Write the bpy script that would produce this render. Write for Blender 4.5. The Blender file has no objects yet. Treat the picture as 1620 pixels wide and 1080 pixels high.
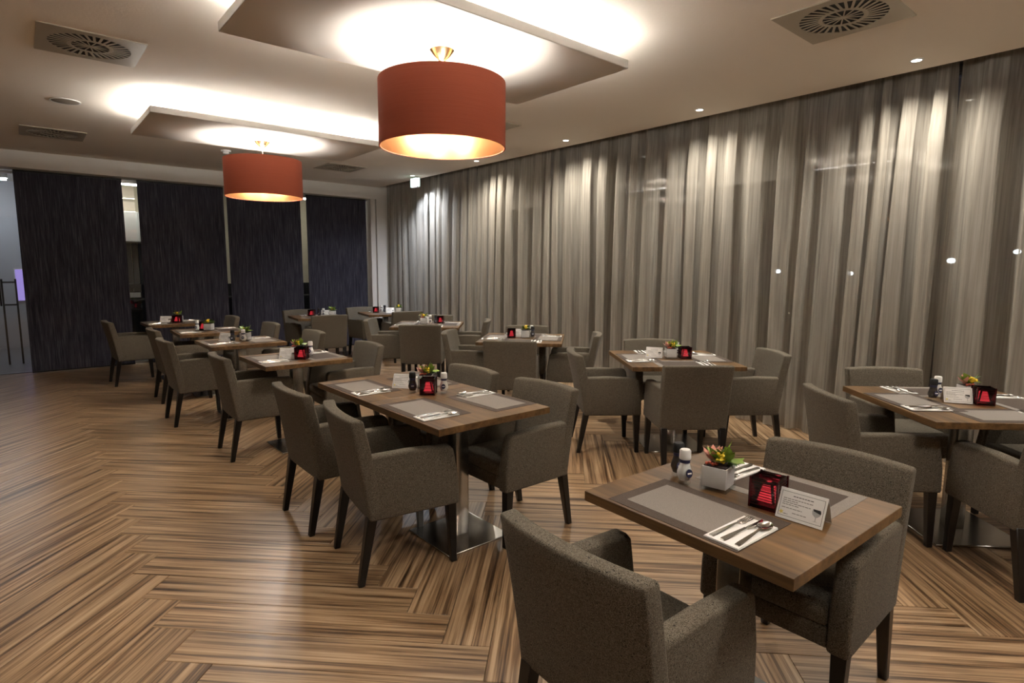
import bpy, bmesh, math, random
from mathutils import Matrix, Vector
random.seed(7)
PI = math.pi
scene = bpy.context.scene
COL = scene.collection

# ------------------------------------------------------------------ camera
W_PX, H_PX, CAM_H = 1620.0, 1080.0, 1.5
V1 = Vector((30 - 810, -(420 - 540)))       # vanishing point along the curtain wall (+Y)
V2 = Vector((1900 - 810, -(430 - 540)))     # vanishing point along the back wall (+X)
F_PX = math.sqrt(-(V1.dot(V2)))
_dy = Vector((V1.x, V1.y, -F_PX)).normalized()
_dx = Vector((V2.x, V2.y, -F_PX)); _dx = (_dx - _dx.dot(_dy) * _dy).normalized()
_dz = _dx.cross(_dy)
ROT = Matrix((_dx, _dy, _dz))
cam_d = bpy.data.cameras.new('camera')
cam_d.sensor_width = 36.0
cam_d.lens = F_PX / W_PX * 36.0
cam_d.clip_start = 0.05
cam_d.clip_end = 200
cam = bpy.data.objects.new('camera', cam_d)
COL.objects.link(cam)
cam.matrix_world = Matrix.Translation((0, 0, CAM_H)) @ ROT.to_4x4()
scene.camera = cam

# ------------------------------------------------------------------ world, exposure
world = bpy.data.worlds.new('night')
scene.world = world
world.use_nodes = True
bg = world.node_tree.nodes.get('Background') or world.node_tree.nodes.new('ShaderNodeBackground')
wo = world.node_tree.nodes.get('World Output') or world.node_tree.nodes.new('ShaderNodeOutputWorld')
world.node_tree.links.new(bg.outputs[0], wo.inputs[0])
bg.inputs[0].default_value = (0.003, 0.003, 0.004, 1)
bg.inputs[1].default_value = 1.0
vs = scene.view_settings
vs.view_transform = 'Standard'
vs.look = 'None'
vs.gamma = 1.0
vs.use_curve_mapping = False
vs.exposure = 2.4
scene.cycles.max_bounces = 10
scene.cycles.diffuse_bounces = 5
scene.cycles.transparent_max_bounces = 12
scene.cycles.sample_clamp_indirect = 6.0
scene.cycles.use_denoising = True

# light levels (lamps out of view are added to match the light)
COVE_STRENGTH = 16.0
BULB_STRENGTH = 86.0
SPOT_WATT = 32.0
COVE_COL = (1.0, 0.96, 0.90)
BULB_COL = (1.0, 0.93, 0.84)

# ------------------------------------------------------------------ helpers
def s2l(r, g, b):
    f = lambda c: (c / 255 / 12.92) if c / 255 <= 0.04045 else ((c / 255 + 0.055) / 1.055) ** 2.4
    return (f(r), f(g), f(b))

MATS = {}
def principled(name, color, rough=0.5, metal=0.0, spec=0.5, **kw):
    m = bpy.data.materials.new(name); m.use_nodes = True
    p = m.node_tree.nodes['Principled BSDF']
    p.inputs['Base Color'].default_value = (*color, 1)
    p.inputs['Roughness'].default_value = rough
    p.inputs['Metallic'].default_value = metal
    p.inputs['Specular IOR Level'].default_value = spec
    MATS[name] = m
    return m

def nodes(m):
    return m.node_tree.nodes, m.node_tree.links, m.node_tree.nodes['Principled BSDF']

def coords(m, scale, kind='Object'):
    N, L, P = nodes(m)
    tc = N.new('ShaderNodeTexCoord'); mp = N.new('ShaderNodeMapping')
    mp.inputs['Scale'].default_value = scale
    L.new(tc.outputs[kind], mp.inputs['Vector'])
    return mp.outputs['Vector']

def noise(m, vec, scale=1.0, detail=3.0, rough=0.5):
    N, L, P = nodes(m)
    n = N.new('ShaderNodeTexNoise')
    n.inputs['Scale'].default_value = scale
    n.inputs['Detail'].default_value = detail
    n.inputs['Roughness'].default_value = rough
    L.new(vec, n.inputs['Vector'])
    return n.outputs['Fac']

def ramp(m, fac, stops):
    N, L, P = nodes(m)
    r = N.new('ShaderNodeValToRGB')
    el = r.color_ramp.elements
    el[0].position, el[0].color = stops[0][0], (*stops[0][1], 1)
    el[1].position, el[1].color = stops[-1][0], (*stops[-1][1], 1)
    for pos, c in stops[1:-1]:
        e = el.new(pos); e.color = (*c, 1)
    L.new(fac, r.inputs['Fac'])
    return r.outputs['Color']

def bump(m, fac, strength=0.2, dist=0.002):
    N, L, P = nodes(m)
    b = N.new('ShaderNodeBump')
    b.inputs['Strength'].default_value = strength
    b.inputs['Distance'].default_value = dist
    L.new(fac, b.inputs['Height'])
    L.new(b.outputs['Normal'], P.inputs['Normal'])

def emit_mat(name, color, strength):
    m = bpy.data.materials.new(name); m.use_nodes = True
    N, L = m.node_tree.nodes, m.node_tree.links
    N.clear()
    e = N.new('ShaderNodeEmission'); o = N.new('ShaderNodeOutputMaterial')
    e.inputs[0].default_value = (*color, 1); e.inputs[1].default_value = strength
    L.new(e.outputs[0], o.inputs[0])
    MATS[name] = m
    return m

def glass_mat(name, tint=(1, 1, 1), gloss_rough=0.0, ior=1.5):
    m = bpy.data.materials.new(name); m.use_nodes = True
    N, L = m.node_tree.nodes, m.node_tree.links
    N.clear()
    o = N.new('ShaderNodeOutputMaterial'); mx = N.new('ShaderNodeMixShader')
    t = N.new('ShaderNodeBsdfTransparent'); g = N.new('ShaderNodeBsdfGlossy'); lw = N.new('ShaderNodeLayerWeight')
    t.inputs[0].default_value = (*tint, 1)
    g.inputs['Roughness'].default_value = gloss_rough
    lw.inputs['Blend'].default_value = 0.5
    f0 = ((ior - 1) / (ior + 1)) ** 2          # Schlick reflectance of thin glass, the same from both sides
    pw = N.new('ShaderNodeMath'); pw.operation = 'POWER'; pw.inputs[1].default_value = 5.0
    fr = N.new('ShaderNodeMath'); fr.operation = 'MULTIPLY_ADD'; fr.inputs[1].default_value = 0.6; fr.inputs[2].default_value = f0
    L.new(lw.outputs['Facing'], pw.inputs[0]); L.new(pw.outputs[0], fr.inputs[0])
    L.new(fr.outputs[0], mx.inputs[0]); L.new(t.outputs[0], mx.inputs[1]); L.new(g.outputs[0], mx.inputs[2])
    L.new(mx.outputs[0], o.inputs[0])
    MATS[name] = m
    return m

# ---- materials
m = principled('ceiling_paint', (0.80, 0.74, 0.66), 0.85, spec=0.2)
bump(m, noise(m, coords(m, (1, 1, 1)), 55, 3), 0.25, 0.004)
principled('white_paint', (0.70, 0.67, 0.62), 0.7, spec=0.3)
principled('slab_paint', (0.62, 0.60, 0.575), 0.8, spec=0.2)
principled('grey_wall', (0.36, 0.34, 0.31), 0.8)
principled('subfloor', (0.025, 0.016, 0.010), 0.9)
principled('plinth_paint', (0.45, 0.43, 0.39), 0.7)

m = principled('floor_wood', (0.3, 0.2, 0.12), 0.31, spec=0.5)
N, L, P = nodes(m)
v = coords(m, (0.9, 34, 1), 'UV')
n1 = noise(m, v, 1.0, 5, 0.62)
n2 = noise(m, coords(m, (1.6, 110, 1), 'UV'), 1.0, 2, 0.5)
mx = N.new('ShaderNodeMath'); mx.operation = 'MULTIPLY_ADD'
L.new(n2, mx.inputs[0]); mx.inputs[1].default_value = 0.35; L.new(n1, mx.inputs[2])
tone = noise(m, coords(m, (0.35, 3.0, 1), 'UV'), 1.0, 1, 0.5)
c = ramp(m, mx.outputs[0], [(0.50, s2l(62, 44, 29)), (0.60, s2l(112, 85, 58)), (0.69, s2l(155, 125, 92)), (0.80, s2l(180, 151, 117)), (0.95, s2l(198, 172, 140))])
hs = N.new('ShaderNodeHueSaturation'); hs.inputs['Saturation'].default_value = 0.98
mr = N.new('ShaderNodeMapRange'); mr.inputs['To Min'].default_value = 0.66; mr.inputs['To Max'].default_value = 1.16
L.new(tone, mr.inputs['Value']); L.new(mr.outputs[0], hs.inputs['Value']); L.new(c, hs.inputs['Color'])
L.new(hs.outputs[0], P.inputs['Base Color'])
bump(m, mx.outputs[0], 0.12, 0.001)

def wood(name, dark, mid, light, rough):
    m = principled(name, mid, rough, spec=0.45)
    N, L, P = nodes(m)
    f1 = noise(m, coords(m, (26, 1.6, 26)), 1.0, 5, 0.6)
    col = ramp(m, f1, [(0.3, dark), (0.5, mid), (0.72, light)])
    L.new(col, P.inputs['Base Color'])
    bump(m, f1, 0.08, 0.001)
wood('table_wood', s2l(66, 48, 28), s2l(100, 74, 44), s2l(126, 97, 62), 0.38)
wood('table_edge_wood', s2l(78, 52, 30), s2l(112, 78, 47), s2l(138, 100, 64), 0.4)

m = principled('chair_fabric', (0.2, 0.17, 0.14), 0.92, spec=0.15)
N, L, P = nodes(m)
f1 = noise(m, coords(m, (420, 420, 120)), 1.0, 2, 0.6)
f2 = noise(m, coords(m, (120, 120, 420)), 1.0, 2, 0.6)
ad = N.new('ShaderNodeMath'); ad.operation = 'ADD'; L.new(f1, ad.inputs[0]); L.new(f2, ad.inputs[1])
L.new(ramp(m, ad.outputs[0], [(0.82, s2l(36, 32, 27)), (1.0, s2l(80, 73, 62)), (1.18, s2l(144, 135, 120))]), P.inputs['Base Color'])
P.inputs['Sheen Weight'].default_value = 0.05; P.inputs['Sheen Roughness'].default_value = 0.45
bump(m, ad.outputs[0], 0.35, 0.002)
principled('dark_leg', s2l(17, 13, 11), 0.35)
m = principled('steel', (0.50, 0.48, 0.45), 0.24, 1.0)
principled('cutlery_steel', (0.72, 0.71, 0.69), 0.14, 1.0)
principled('napkin_paper', (0.80, 0.79, 0.77), 0.9)
def weave(name, a, b):
    m = principled(name, a, 0.75, spec=0.3)
    N, L, P = nodes(m)
    f = noise(m, coords(m, (500, 500, 500)), 1.0, 2, 0.6)
    L.new(ramp(m, f, [(0.35, a), (0.65, b)]), P.inputs['Base Color'])
    bump(m, f, 0.3, 0.001)
weave('mat_grey', s2l(112, 105, 98), s2l(140, 133, 126))
weave('mat_dark', s2l(60, 50, 43), s2l(84, 72, 63))
principled('brass', s2l(186, 172, 142), 0.25, 1.0)
m = principled('shade_fabric', s2l(150, 52, 30), 0.75, spec=0.25)
N, L, P = nodes(m)
f = noise(m, coords(m, (3, 3, 260)), 1.0, 2)
L.new(ramp(m, f, [(0.3, s2l(174, 90, 66)), (0.7, s2l(180, 95, 71))]), P.inputs['Base Color'])
principled('shade_lining', s2l(126, 88, 54), 0.33, 0.85)
principled('white_plastic', (0.75, 0.75, 0.73), 0.4)
principled('vent_metal', s2l(176, 166, 148), 0.45, 0.3)
principled('black', (0.006, 0.006, 0.006), 0.6)
principled('black_metal', (0.012, 0.012, 0.013), 0.4, 0.4)
principled('speaker_grille', s2l(140, 130, 118), 0.7)
principled('aluminium', (0.55, 0.54, 0.52), 0.35, 0.9)
principled('frame_dark', (0.035, 0.034, 0.033), 0.45)
m = principled('panel_fabric', (0.02, 0.02, 0.024), 0.9, spec=0.2)
N, L, P = nodes(m)
f = noise(m, coords(m, (75, 75, 3.0)), 1.0, 4, 0.65)
L.new(ramp(m, f, [(0.35, s2l(42, 43, 54)), (0.55, s2l(66, 65, 76)), (0.75, s2l(98, 95, 102))]), P.inputs['Base Color'])
bump(m, f, 0.3, 0.004)

# sheer curtain: woven cloth with open threads that let some sight through
m = bpy.data.materials.new('sheer_cloth'); m.use_nodes = True; MATS['sheer_cloth'] = m
N, L = m.node_tree.nodes, m.node_tree.links; N.clear()
tc = N.new('ShaderNodeTexCoord'); mp = N.new('ShaderNodeMapping'); mp.inputs['Scale'].default_value = (45, 55, 1.4)
L.new(tc.outputs['Object'], mp.inputs['Vector'])
nz = N.new('ShaderNodeTexNoise'); nz.inputs['Scale'].default_value = 1.0; nz.inputs['Detail'].default_value = 4
L.new(mp.outputs[0], nz.inputs['Vector'])
cr = N.new('ShaderNodeValToRGB')
cr.color_ramp.elements[0].position = 0.3; cr.color_ramp.elements[0].color = (*s2l(156, 149, 138), 1)
cr.color_ramp.elements[1].position = 0.7; cr.color_ramp.elements[1].color = (*s2l(192, 185, 173), 1)
L.new(nz.outputs['Fac'], cr.inputs['Fac'])
df = N.new('ShaderNodeBsdfDiffuse'); tl = N.new('ShaderNodeBsdfTranslucent'); tp = N.new('ShaderNodeBsdfTransparent')
L.new(cr.outputs['Color'], df.inputs['Color']); L.new(cr.outputs['Color'], tl.inputs['Color'])
m1 = N.new('ShaderNodeMixShader'); m1.inputs[0].default_value = 0.22
L.new(df.outputs[0], m1.inputs[1]); L.new(tl.outputs[0], m1.inputs[2])
m2 = N.new('ShaderNodeMixShader'); m2.inputs[0].default_value = 0.36
L.new(m1.outputs[0], m2.inputs[1]); L.new(tp.outputs[0], m2.inputs[2])
out = N.new('ShaderNodeOutputMaterial'); L.new(m2.outputs[0], out.inputs[0])

glass_mat('clear_glass', (0.95, 0.96, 0.96), 0.0, 1.75)
glass_mat('window_glass', (0.85, 0.87, 0.87), 0.0, 2.3)
glass_mat('dark_red_glass', (0.26, 0.20, 0.20), 0.05)
principled('ruby_glass', s2l(60, 6, 12), 0.15)
emit_mat('candle_glow', (1.0, 0.08, 0.11), 2.0)
emit_mat('flame', (1.0, 0.45, 0.12), 1.0)
emit_mat('led', COVE_COL, COVE_STRENGTH)
emit_mat('bulb_light', BULB_COL, BULB_STRENGTH)
emit_mat('downlight_lens', (1.0, 0.93, 0.80), 3.0)
emit_mat('sign_light', (0.70, 1.0, 0.86), 0.35)
emit_mat('post_lamp_glow', (0.9, 0.95, 1.0), 1.2)
emit_mat('work_light', (1.0, 0.97, 0.86), 6.0)
emit_mat('corridor_fill', (0.85, 0.92, 1.0), 9.0)
emit_mat('violet_light', (0.5, 0.38, 1.0), 0.14)
principled('salt', (0.80, 0.79, 0.76), 0.8)
principled('pepper', (0.03, 0.022, 0.018), 0.6)
principled('navy_label', s2l(38, 40, 72), 0.5)
principled('card', (0.78, 0.77, 0.75), 0.7)
principled('ink', (0.03, 0.03, 0.03), 0.8)
principled('ink_grey', (0.22, 0.21, 0.20), 0.8)
principled('ink_pale', (0.42, 0.42, 0.41), 0.8)
principled('ink_yellow', s2l(216, 200, 110), 0.8)
principled('leaf_green', s2l(132, 160, 62), 0.45)
principled('leaf_deep', s2l(62, 92, 38), 0.5)
principled('petal_pink', s2l(214, 150, 134), 0.5)
principled('blossom_yellow', s2l(222, 192, 44), 0.6)
principled('berry', s2l(176, 80, 58), 0.35)
principled('soil', s2l(44, 32, 30), 0.9)
principled('liner_white', (0.80, 0.78, 0.78), 0.45)
principled('corridor_floor', (0.16, 0.16, 0.17), 0.3)
principled('corridor_wall', (0.50, 0.50, 0.53), 0.7)
principled('cream_wall', s2l(214, 204, 180), 0.6)
principled('asphalt', (0.02, 0.02, 0.02), 0.9)

# ------------------------------------------------------------------ mesh builders
def new_mesh(name, verts, faces, mat, smooth=False, angle=None):
    me = bpy.data.meshes.new(name)
    me.from_pydata([tuple(v) for v in verts], [], faces)
    if mat: me.materials.append(MATS[mat])
    if smooth:
        me.polygons.foreach_set('use_smooth', [True] * len(me.polygons))
        if angle is not None: me.set_sharp_from_angle(angle=math.radians(angle))
    me.update()
    return me

def from_bm(name, bm, mat, smooth=True, angle=40):
    bmesh.ops.recalc_face_normals(bm, faces=bm.faces)
    me = bpy.data.meshes.new(name); bm.to_mesh(me); bm.free()
    if mat: me.materials.append(MATS[mat])
    if smooth:
        me.polygons.foreach_set('use_smooth', [True] * len(me.polygons))
        me.set_sharp_from_angle(angle=math.radians(angle))
    return me

BOXF = [(0, 3, 2, 1), (4, 5, 6, 7), (0, 1, 5, 4), (1, 2, 6, 5), (2, 3, 7, 6), (3, 0, 4, 7)]
def box_vf(x0, x1, y0, y1, z0, z1):
    return [(x0, y0, z0), (x1, y0, z0), (x1, y1, z0), (x0, y1, z0), (x0, y0, z1), (x1, y0, z1), (x1, y1, z1), (x0, y1, z1)]

def box(name, x0, x1, y0, y1, z0, z1, mat, bev=0.0, seg=2):
    if not bev:
        return new_mesh(name, box_vf(x0, x1, y0, y1, z0, z1), BOXF, mat)
    return hexa(name, box_vf(x0, x1, y0, y1, z0, z1), mat, bev, seg)

def hexa(name, v8, mat, bev=0.0, seg=2):
    bm = bmesh.new()
    vs_ = [bm.verts.new(p) for p in v8]
    for f in BOXF: bm.faces.new([vs_[i] for i in f])
    if bev: bmesh.ops.bevel(bm, geom=bm.edges[:], offset=bev, segments=seg, profile=0.5, affect='EDGES')
    return from_bm(name, bm, mat)

def boxes(name, blist, mat):
    V, Fc = [], []
    for b in blist:
        o = len(V); V += box_vf(*b); Fc += [tuple(i + o for i in f) for f in BOXF]
    return new_mesh(name, V, Fc, mat)

def lathe(name, prof, mat, seg=24, smooth=True, angle=45):
    V, Fc = [], []
    for r, z in prof:
        for k in range(seg):
            a = 2 * PI * k / seg; V.append((r * math.cos(a), r * math.sin(a), z))
    for i in range(len(prof) - 1):
        for k in range(seg):
            k2 = (k + 1) % seg
            Fc.append((i * seg + k, i * seg + k2, (i + 1) * seg + k2, (i + 1) * seg + k))
    if prof[0][0] > 1e-6: Fc.append(tuple(range(seg - 1, -1, -1)))
    if prof[-1][0] > 1e-6: Fc.append(tuple((len(prof) - 1) * seg + k for k in range(seg)))
    return new_mesh(name, V, Fc, mat, smooth, angle)

def tube(name, pts, r, mat, seg=8):
    V, Fc = [], []
    pts = [Vector(p) for p in pts]
    for i, p in enumerate(pts):
        d = (pts[min(i + 1, len(pts) - 1)] - pts[max(i - 1, 0)]).normalized()
        a = d.orthogonal().normalized(); b = d.cross(a)
        for k in range(seg):
            t = 2 * PI * k / seg; V.append(p + a * r * math.cos(t) + b * r * math.sin(t))
    for i in range(len(pts) - 1):
        for k in range(seg):
            k2 = (k + 1) % seg
            Fc.append((i * seg + k, i * seg + k2, (i + 1) * seg + k2, (i + 1) * seg + k))
    Fc.append(tuple(range(seg - 1, -1, -1))); Fc.append(tuple((len(pts) - 1) * seg + k for k in range(seg)))
    return new_mesh(name, V, Fc, mat, True, 50)

# ------------------------------------------------------------------ object helpers
def link(name, data, parent=None, loc=(0, 0, 0), rot=(0, 0, 0), scale=(1, 1, 1)):
    o = bpy.data.objects.new(name, data)
    COL.objects.link(o)
    o.location = loc; o.rotation_euler = rot; o.scale = scale
    if parent: o.parent = parent
    return o

def tag(o, label, cat, group=None):
    o['label'] = label; o['category'] = cat
    if group: o['group'] = group
    return o

def struct(name, me, loc=(0, 0, 0)):
    o = link(name, me, None, loc); o['kind'] = 'structure'
    return o

def thing(name, label, cat, loc=(0, 0, 0), rz=0.0, group=None):
    return tag(link(name, None, None, loc, (0, 0, rz)), label, cat, group)

def place(parts, root):
    """parts: list of (name, mesh, loc, rot, subparts[, label])"""
    for p in parts:
        o = link(p[0], p[1], root, p[2], p[3])
        if len(p) > 5 and p[5]: o['label'] = p[5]
        for s in (p[4] or ()):
            q = link(s[0], s[1], o, s[2], s[3])
            if len(s) > 5 and s[5]: q['label'] = s[5]

Z0 = (0, 0, 0)

# ------------------------------------------------------------------ the room shell
CEIL = 3.0
BACK_Y = 10.19
X_L, X_EDGE, X_WIN = -4.2, 5.30, 5.76
Y_R = -3.2
FAR_Y = 14.0
floor = struct('floor', box('floor', X_L, X_WIN + 0.1, Y_R, 10.62, -0.06, -0.008, 'subfloor'))
struct('floor_corridor', box('floor_corridor', X_L, X_WIN + 0.1, 10.62, FAR_Y, -0.06, 0.0, 'corridor_floor'))
struct('ceiling', box('ceiling', X_L, X_EDGE, Y_R, BACK_Y + 0.02, CEIL, CEIL + 0.12, 'ceiling_paint'))
struct('ceiling_recess', box('ceiling_recess', X_EDGE, X_WIN + 0.2, Y_R, BACK_Y + 0.02, CEIL + 0.12, CEIL + 0.2, 'grey_wall'))
struct('ceiling_corridor', box('ceiling_corridor', X_L, X_WIN + 0.2, BACK_Y + 0.3, FAR_Y + 0.1, CEIL, CEIL + 0.12, 'white_paint'))
struct('wall_left', box('wall_left', X_L - 0.1, X_L, Y_R, FAR_Y, 0, CEIL + 0.1, 'grey_wall'))
struct('wall_front', box('wall_front', X_L, X_WIN + 0.1, Y_R - 0.1, Y_R, 0, CEIL + 0.2, 'grey_wall'))
# soffit above the partition and the white pier beside the curtain
struct('wall_back', box('wall_back', X_L, X_WIN + 0.1, BACK_Y, BACK_Y + 0.3, 2.78, CEIL + 0.2, 'white_paint'))
pier = struct('wall_back_pier', boxes('wall_back_pier', [(5.25, X_WIN + 0.1, BACK_Y, BACK_Y + 0.45, 0, 2.78), (5.14, 5.235, BACK_Y + 0.03, BACK_Y + 0.15, 0, 2.78)], 'white_paint'))
struct('baseboard_left', box('baseboard_left', X_L, X_L + 0.015, Y_R, 10.5, 0, 0.09, 'frame_dark'))

# ---- herringbone planks
PW, PL = 0.1954, 1.2346
q0, pL = 1.2975, 1.9295            # fitted phase of the pattern
GAP = 0.0009
def plank_uv_mesh(name, rects):
    """rects: list of (origin, dir, uoff, voff); the plank body is proud of the dark subfloor"""
    V, Fc, UV = [], [], []
    for (ox, oy, ang, uo, vo) in rects:
        ca, sa = math.cos(ang), math.sin(ang)
        b = 0.0015; h0, h1 = -0.008, 0.0
        ring = []
        hl, hw = PL / 2 - GAP, PW / 2 - GAP
        pts = [(-hl, -hw, h0), (hl, -hw, h0), (hl, hw, h0), (-hl, hw, h0),
               (-hl, -hw, h1 - b), (hl, -hw, h1 - b), (hl, hw, h1 - b), (-hl, hw, h1 - b),
               (-hl + b, -hw + b, h1), (hl - b, -hw + b, h1), (hl - b, hw - b, h1), (-hl + b, hw - b, h1)]
        o = len(V)
        for x, y, z in pts: V.append((ox + x * ca - y * sa, oy + x * sa + y * ca, z))
        fs = [(0, 1, 5, 4), (1, 2, 6, 5), (2, 3, 7, 6), (3, 0, 4, 7), (4, 5, 9, 8), (5, 6, 10, 9), (6, 7, 11, 10), (7, 4, 8, 11), (8, 9, 10, 11)]
        for f in fs:
            Fc.append(tuple(i + o for i in f))
            for i in f: UV.append((pts[i][0] + uo, pts[i][1] + vo))
    me = new_mesh(name, V, Fc, 'floor_wood')
    uvl = me.uv_layers.new(name='UVMap')
    uvl.data.foreach_set('uv', [c for uv in UV for c in uv])
    return me

planks = []
r2 = math.sqrt(0.5)
for mcol in range(-4, 5):
    for k in range(-40, 60):
        # plank along (1,1)
        p_a, q_a = pL - PL + k * PW + mcol * (PL + PW), q0 + k * PW + mcol * (PW - PL)
        # (the column shift of one full pair is (PL+PW, PW-PL) in the turned axes)
        pc, qc = p_a + PL / 2, q_a + PW / 2
        planks.append(((pc - qc) * r2, (pc + qc) * r2, PI / 4))
        # plank along (1,-1)
        pb, qb = pL + k * PW + mcol * (PL + PW), q0 + (k + 1) * PW - PL + mcol * (PW - PL)
        pc, qc = pb + PW / 2, qb + PL / 2
        planks.append(((pc - qc) * r2, (pc + qc) * r2, -PI / 4))
RI = ROT.transposed()
def project(x, y, z):
    c = RI @ Vector((x, y, z - CAM_H))
    if c.z > -0.05: return None
    return 810 + F_PX * c.x / -c.z, 540 - F_PX * c.y / -c.z, -c.z
inside = []
M = PL / 2 * r2 + PW / 2 * r2
for (x, y, a) in planks:
    if x < X_L - M or x > X_WIN + M or y < Y_R - M or y > 10.62 + M: continue
    if not (X_L + M < x < X_WIN + 0.1 - M and Y_R + M < y < 10.55 - M):
        edge = True
    else: edge = False
    best = 0
    for t in (-0.5, -0.25, 0, 0.25, 0.5):
        pr = project(x + math.cos(a) * PL * t, y + math.sin(a) * PL * t, 0)
        if pr and -20 < pr[0] < 1640 and 0 < pr[1] < 1090: best += 1.0 / (pr[2] ** 3)
    inside.append((best, x, y, a, edge))
inside.sort(key=lambda t: -t[0])
near = [p for p in inside if p[0] > 0 and not p[4]][:300]
nearset = set(id(p) for p in near)
variants = [plank_uv_mesh('plank', [(0, 0, 0, random.uniform(0, 300), random.uniform(0, 300))]) for _ in range(60)]
for i, (s, x, y, a, e) in enumerate(near):
    link('plank', variants[i % 60] if i < 60 else random.choice(variants), floor, (x, y, 0), (0, 0, a + (PI if random.random() < 0.5 else 0)))
# all other planks: trimmed at the walls, one joined part
bm = bmesh.new()
rest = [(x, y, a, random.uniform(0, 300), random.uniform(0, 300)) for p in inside if id(p) not in nearset for (x, y, a) in [(p[1], p[2], p[3])]]
rme = plank_uv_mesh('planks_rest', rest)
bm.from_mesh(rme)
for co, no in (((X_L, 0, 0), (-1, 0, 0)), ((X_WIN + 0.1, 0, 0), (1, 0, 0)), ((0, Y_R, 0), (0, -1, 0)), ((0, 10.55, 0), (0, 1, 0))):
    bmesh.ops.bisect_plane(bm, geom=bm.verts[:] + bm.edges[:] + bm.faces[:], plane_co=co, plane_no=no, clear_outer=True)
bm.to_mesh(rme); bm.free()
o = link('herringbone_planks', rme, floor); o['kind'] = 'stuff'

# ---- window wall behind the curtain
struct('wall_right_plinth', box('wall_right_plinth', X_WIN, X_WIN + 0.1, Y_R, BACK_Y, 0, 0.34, 'plinth_paint'))
lint = [(2.62, 3.55), (6.15, 7.05), (9.3, BACK_Y)]
struct('wall_right', boxes('wall_right', [(X_WIN, X_WIN + 0.1, a, b, 2.37, CEIL + 0.2) for a, b in lint], 'plinth_paint'))
segs = [(Y_R, -1.6, 3.1), (-1.6, 0.35, 3.1), (0.35, 2.62, 3.1), (2.62, 3.55, 2.37), (3.55, 4.9, 3.1), (4.9, 6.15, 3.1), (6.15, 7.05, 2.37), (7.05, 8.3, 3.1), (8.3, 9.3, 3.1), (9.3, BACK_Y, 2.37)]
for i, (a, b, zt) in enumerate(segs):
    fw = 0.055
    w = struct('window_%d' % (i + 1), boxes('window_frame', [(X_WIN - 0.02, X_WIN + 0.06, a, a + fw, 0.34, zt), (X_WIN - 0.02, X_WIN + 0.06, b - fw, b, 0.34, zt),
               (X_WIN - 0.02, X_WIN + 0.06, a + fw, b - fw, 0.34, 0.40), (X_WIN - 0.02, X_WIN + 0.06, a + fw, b - fw, zt - 0.06, zt)], 'frame_dark'))
    link('pane', box('pane', X_WIN + 0.02, X_WIN + 0.03, a + fw, b - fw, 0.40, zt - 0.06, 'window_glass'), w)
struct('ground_outside', box('ground_outside', X_WIN + 0.2, 40, -15, 40, -0.3, -0.2, 'asphalt'))

# ------------------------------------------------------------------ floating ceiling slabs with hidden strip light
SLAB = [('white floating ceiling slab over the joined double table', 2.05, 3.115), ('white floating ceiling slab nearest the dark panels', 2.05, 6.45), ('white floating ceiling slab over the table with the pink succulent', 2.05, -0.37)]
slab_me = box('slab', -1.1, 1.1, -0.56, 0.56, 0, 0.055, 'slab_paint', 0.003, 1)
led_x = box('led_strip', -1.02, 1.02, -0.011, 0.011, 0, 0.012, 'led')
led_y = box('led_strip', -0.011, 0.011, -0.46, 0.46, 0, 0.012, 'led')
hanger = box('hanger', -0.02, 0.02, -0.02, 0.02, 0.055, 0.2, 'white_paint')
for lab, x, y in SLAB:
    t = thing('ceiling_slab', lab, 'ceiling panel', (x, y, 2.80), 0, 'floating ceiling slabs')
    place([('slab', slab_me, Z0, Z0, None),
           ('led_strip', led_x, (0, 0.49, 0.055), Z0, None), ('led_strip', led_x, (0, -0.49, 0.055), Z0, None),
           ('led_strip', led_y, (1.03, 0, 0.055), Z0, None), ('led_strip', led_y, (-1.03, 0, 0.055), Z0, None)]
          + [('hanger', hanger, (sx * 0.8, sy * 0.3, 0), Z0, None) for sx in (-1, 1) for sy in (-1, 1)], t)

# ------------------------------------------------------------------ drum pendants
R_SH, SH0, SH1 = 0.385, 2.235, 2.612
def cyl_wall(name, r0, z0, z1, mat, seg=64, flip=False):
    V = [(r0 * math.cos(2 * PI * k / seg), r0 * math.sin(2 * PI * k / seg), z) for z in (z0, z1) for k in range(seg)]
    Fc = [(k, (k + 1) % seg, seg + (k + 1) % seg, seg + k) for k in range(seg)]
    if flip: Fc = [f[::-1] for f in Fc]
    return new_mesh(name, V, Fc, mat, True)
def ring_solid(name, ro, ri, z0, z1, mat, seg=64):
    V, Fc = [], []
    for r, z in ((ro, z0), (ro, z1), (ri, z1), (ri, z0)):
        for k in range(seg): V.append((r * math.cos(2 * PI * k / seg), r * math.sin(2 * PI * k / seg), z))
    for i in range(4):
        j = (i + 1) % 4
        for k in range(seg):
            k2 = (k + 1) % seg
            Fc.append((i * seg + k, i * seg + k2, j * seg + k2, j * seg + k))
    return new_mesh(name, V, Fc, mat, True, 40)
shade_me = ring_solid('shade', R_SH, R_SH - 0.004, SH0, SH1, 'shade_fabric')
lining_me = ring_solid('lining', R_SH - 0.0045, R_SH - 0.006, SH0 + 0.001, SH1 - 0.001, 'shade_lining')
rim_me = ring_solid('rim', R_SH + 0.0015, R_SH - 0.007, SH0 - 0.004, SH0, 'shade_fabric')
canopy_me = lathe('canopy', [(0.008, 2.735), (0.02, 2.742), (0.055, 2.775), (0.075, 2.8)], 'brass', 28)
cord_me = lathe('cord', [(0.004, 2.47), (0.004, 2.74)], 'white_plastic', 10)
hub_me = lathe('lamp_holder', [(0.0, 2.40), (0.028, 2.405), (0.03, 2.47), (0.0, 2.475)], 'brass', 20)
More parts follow.
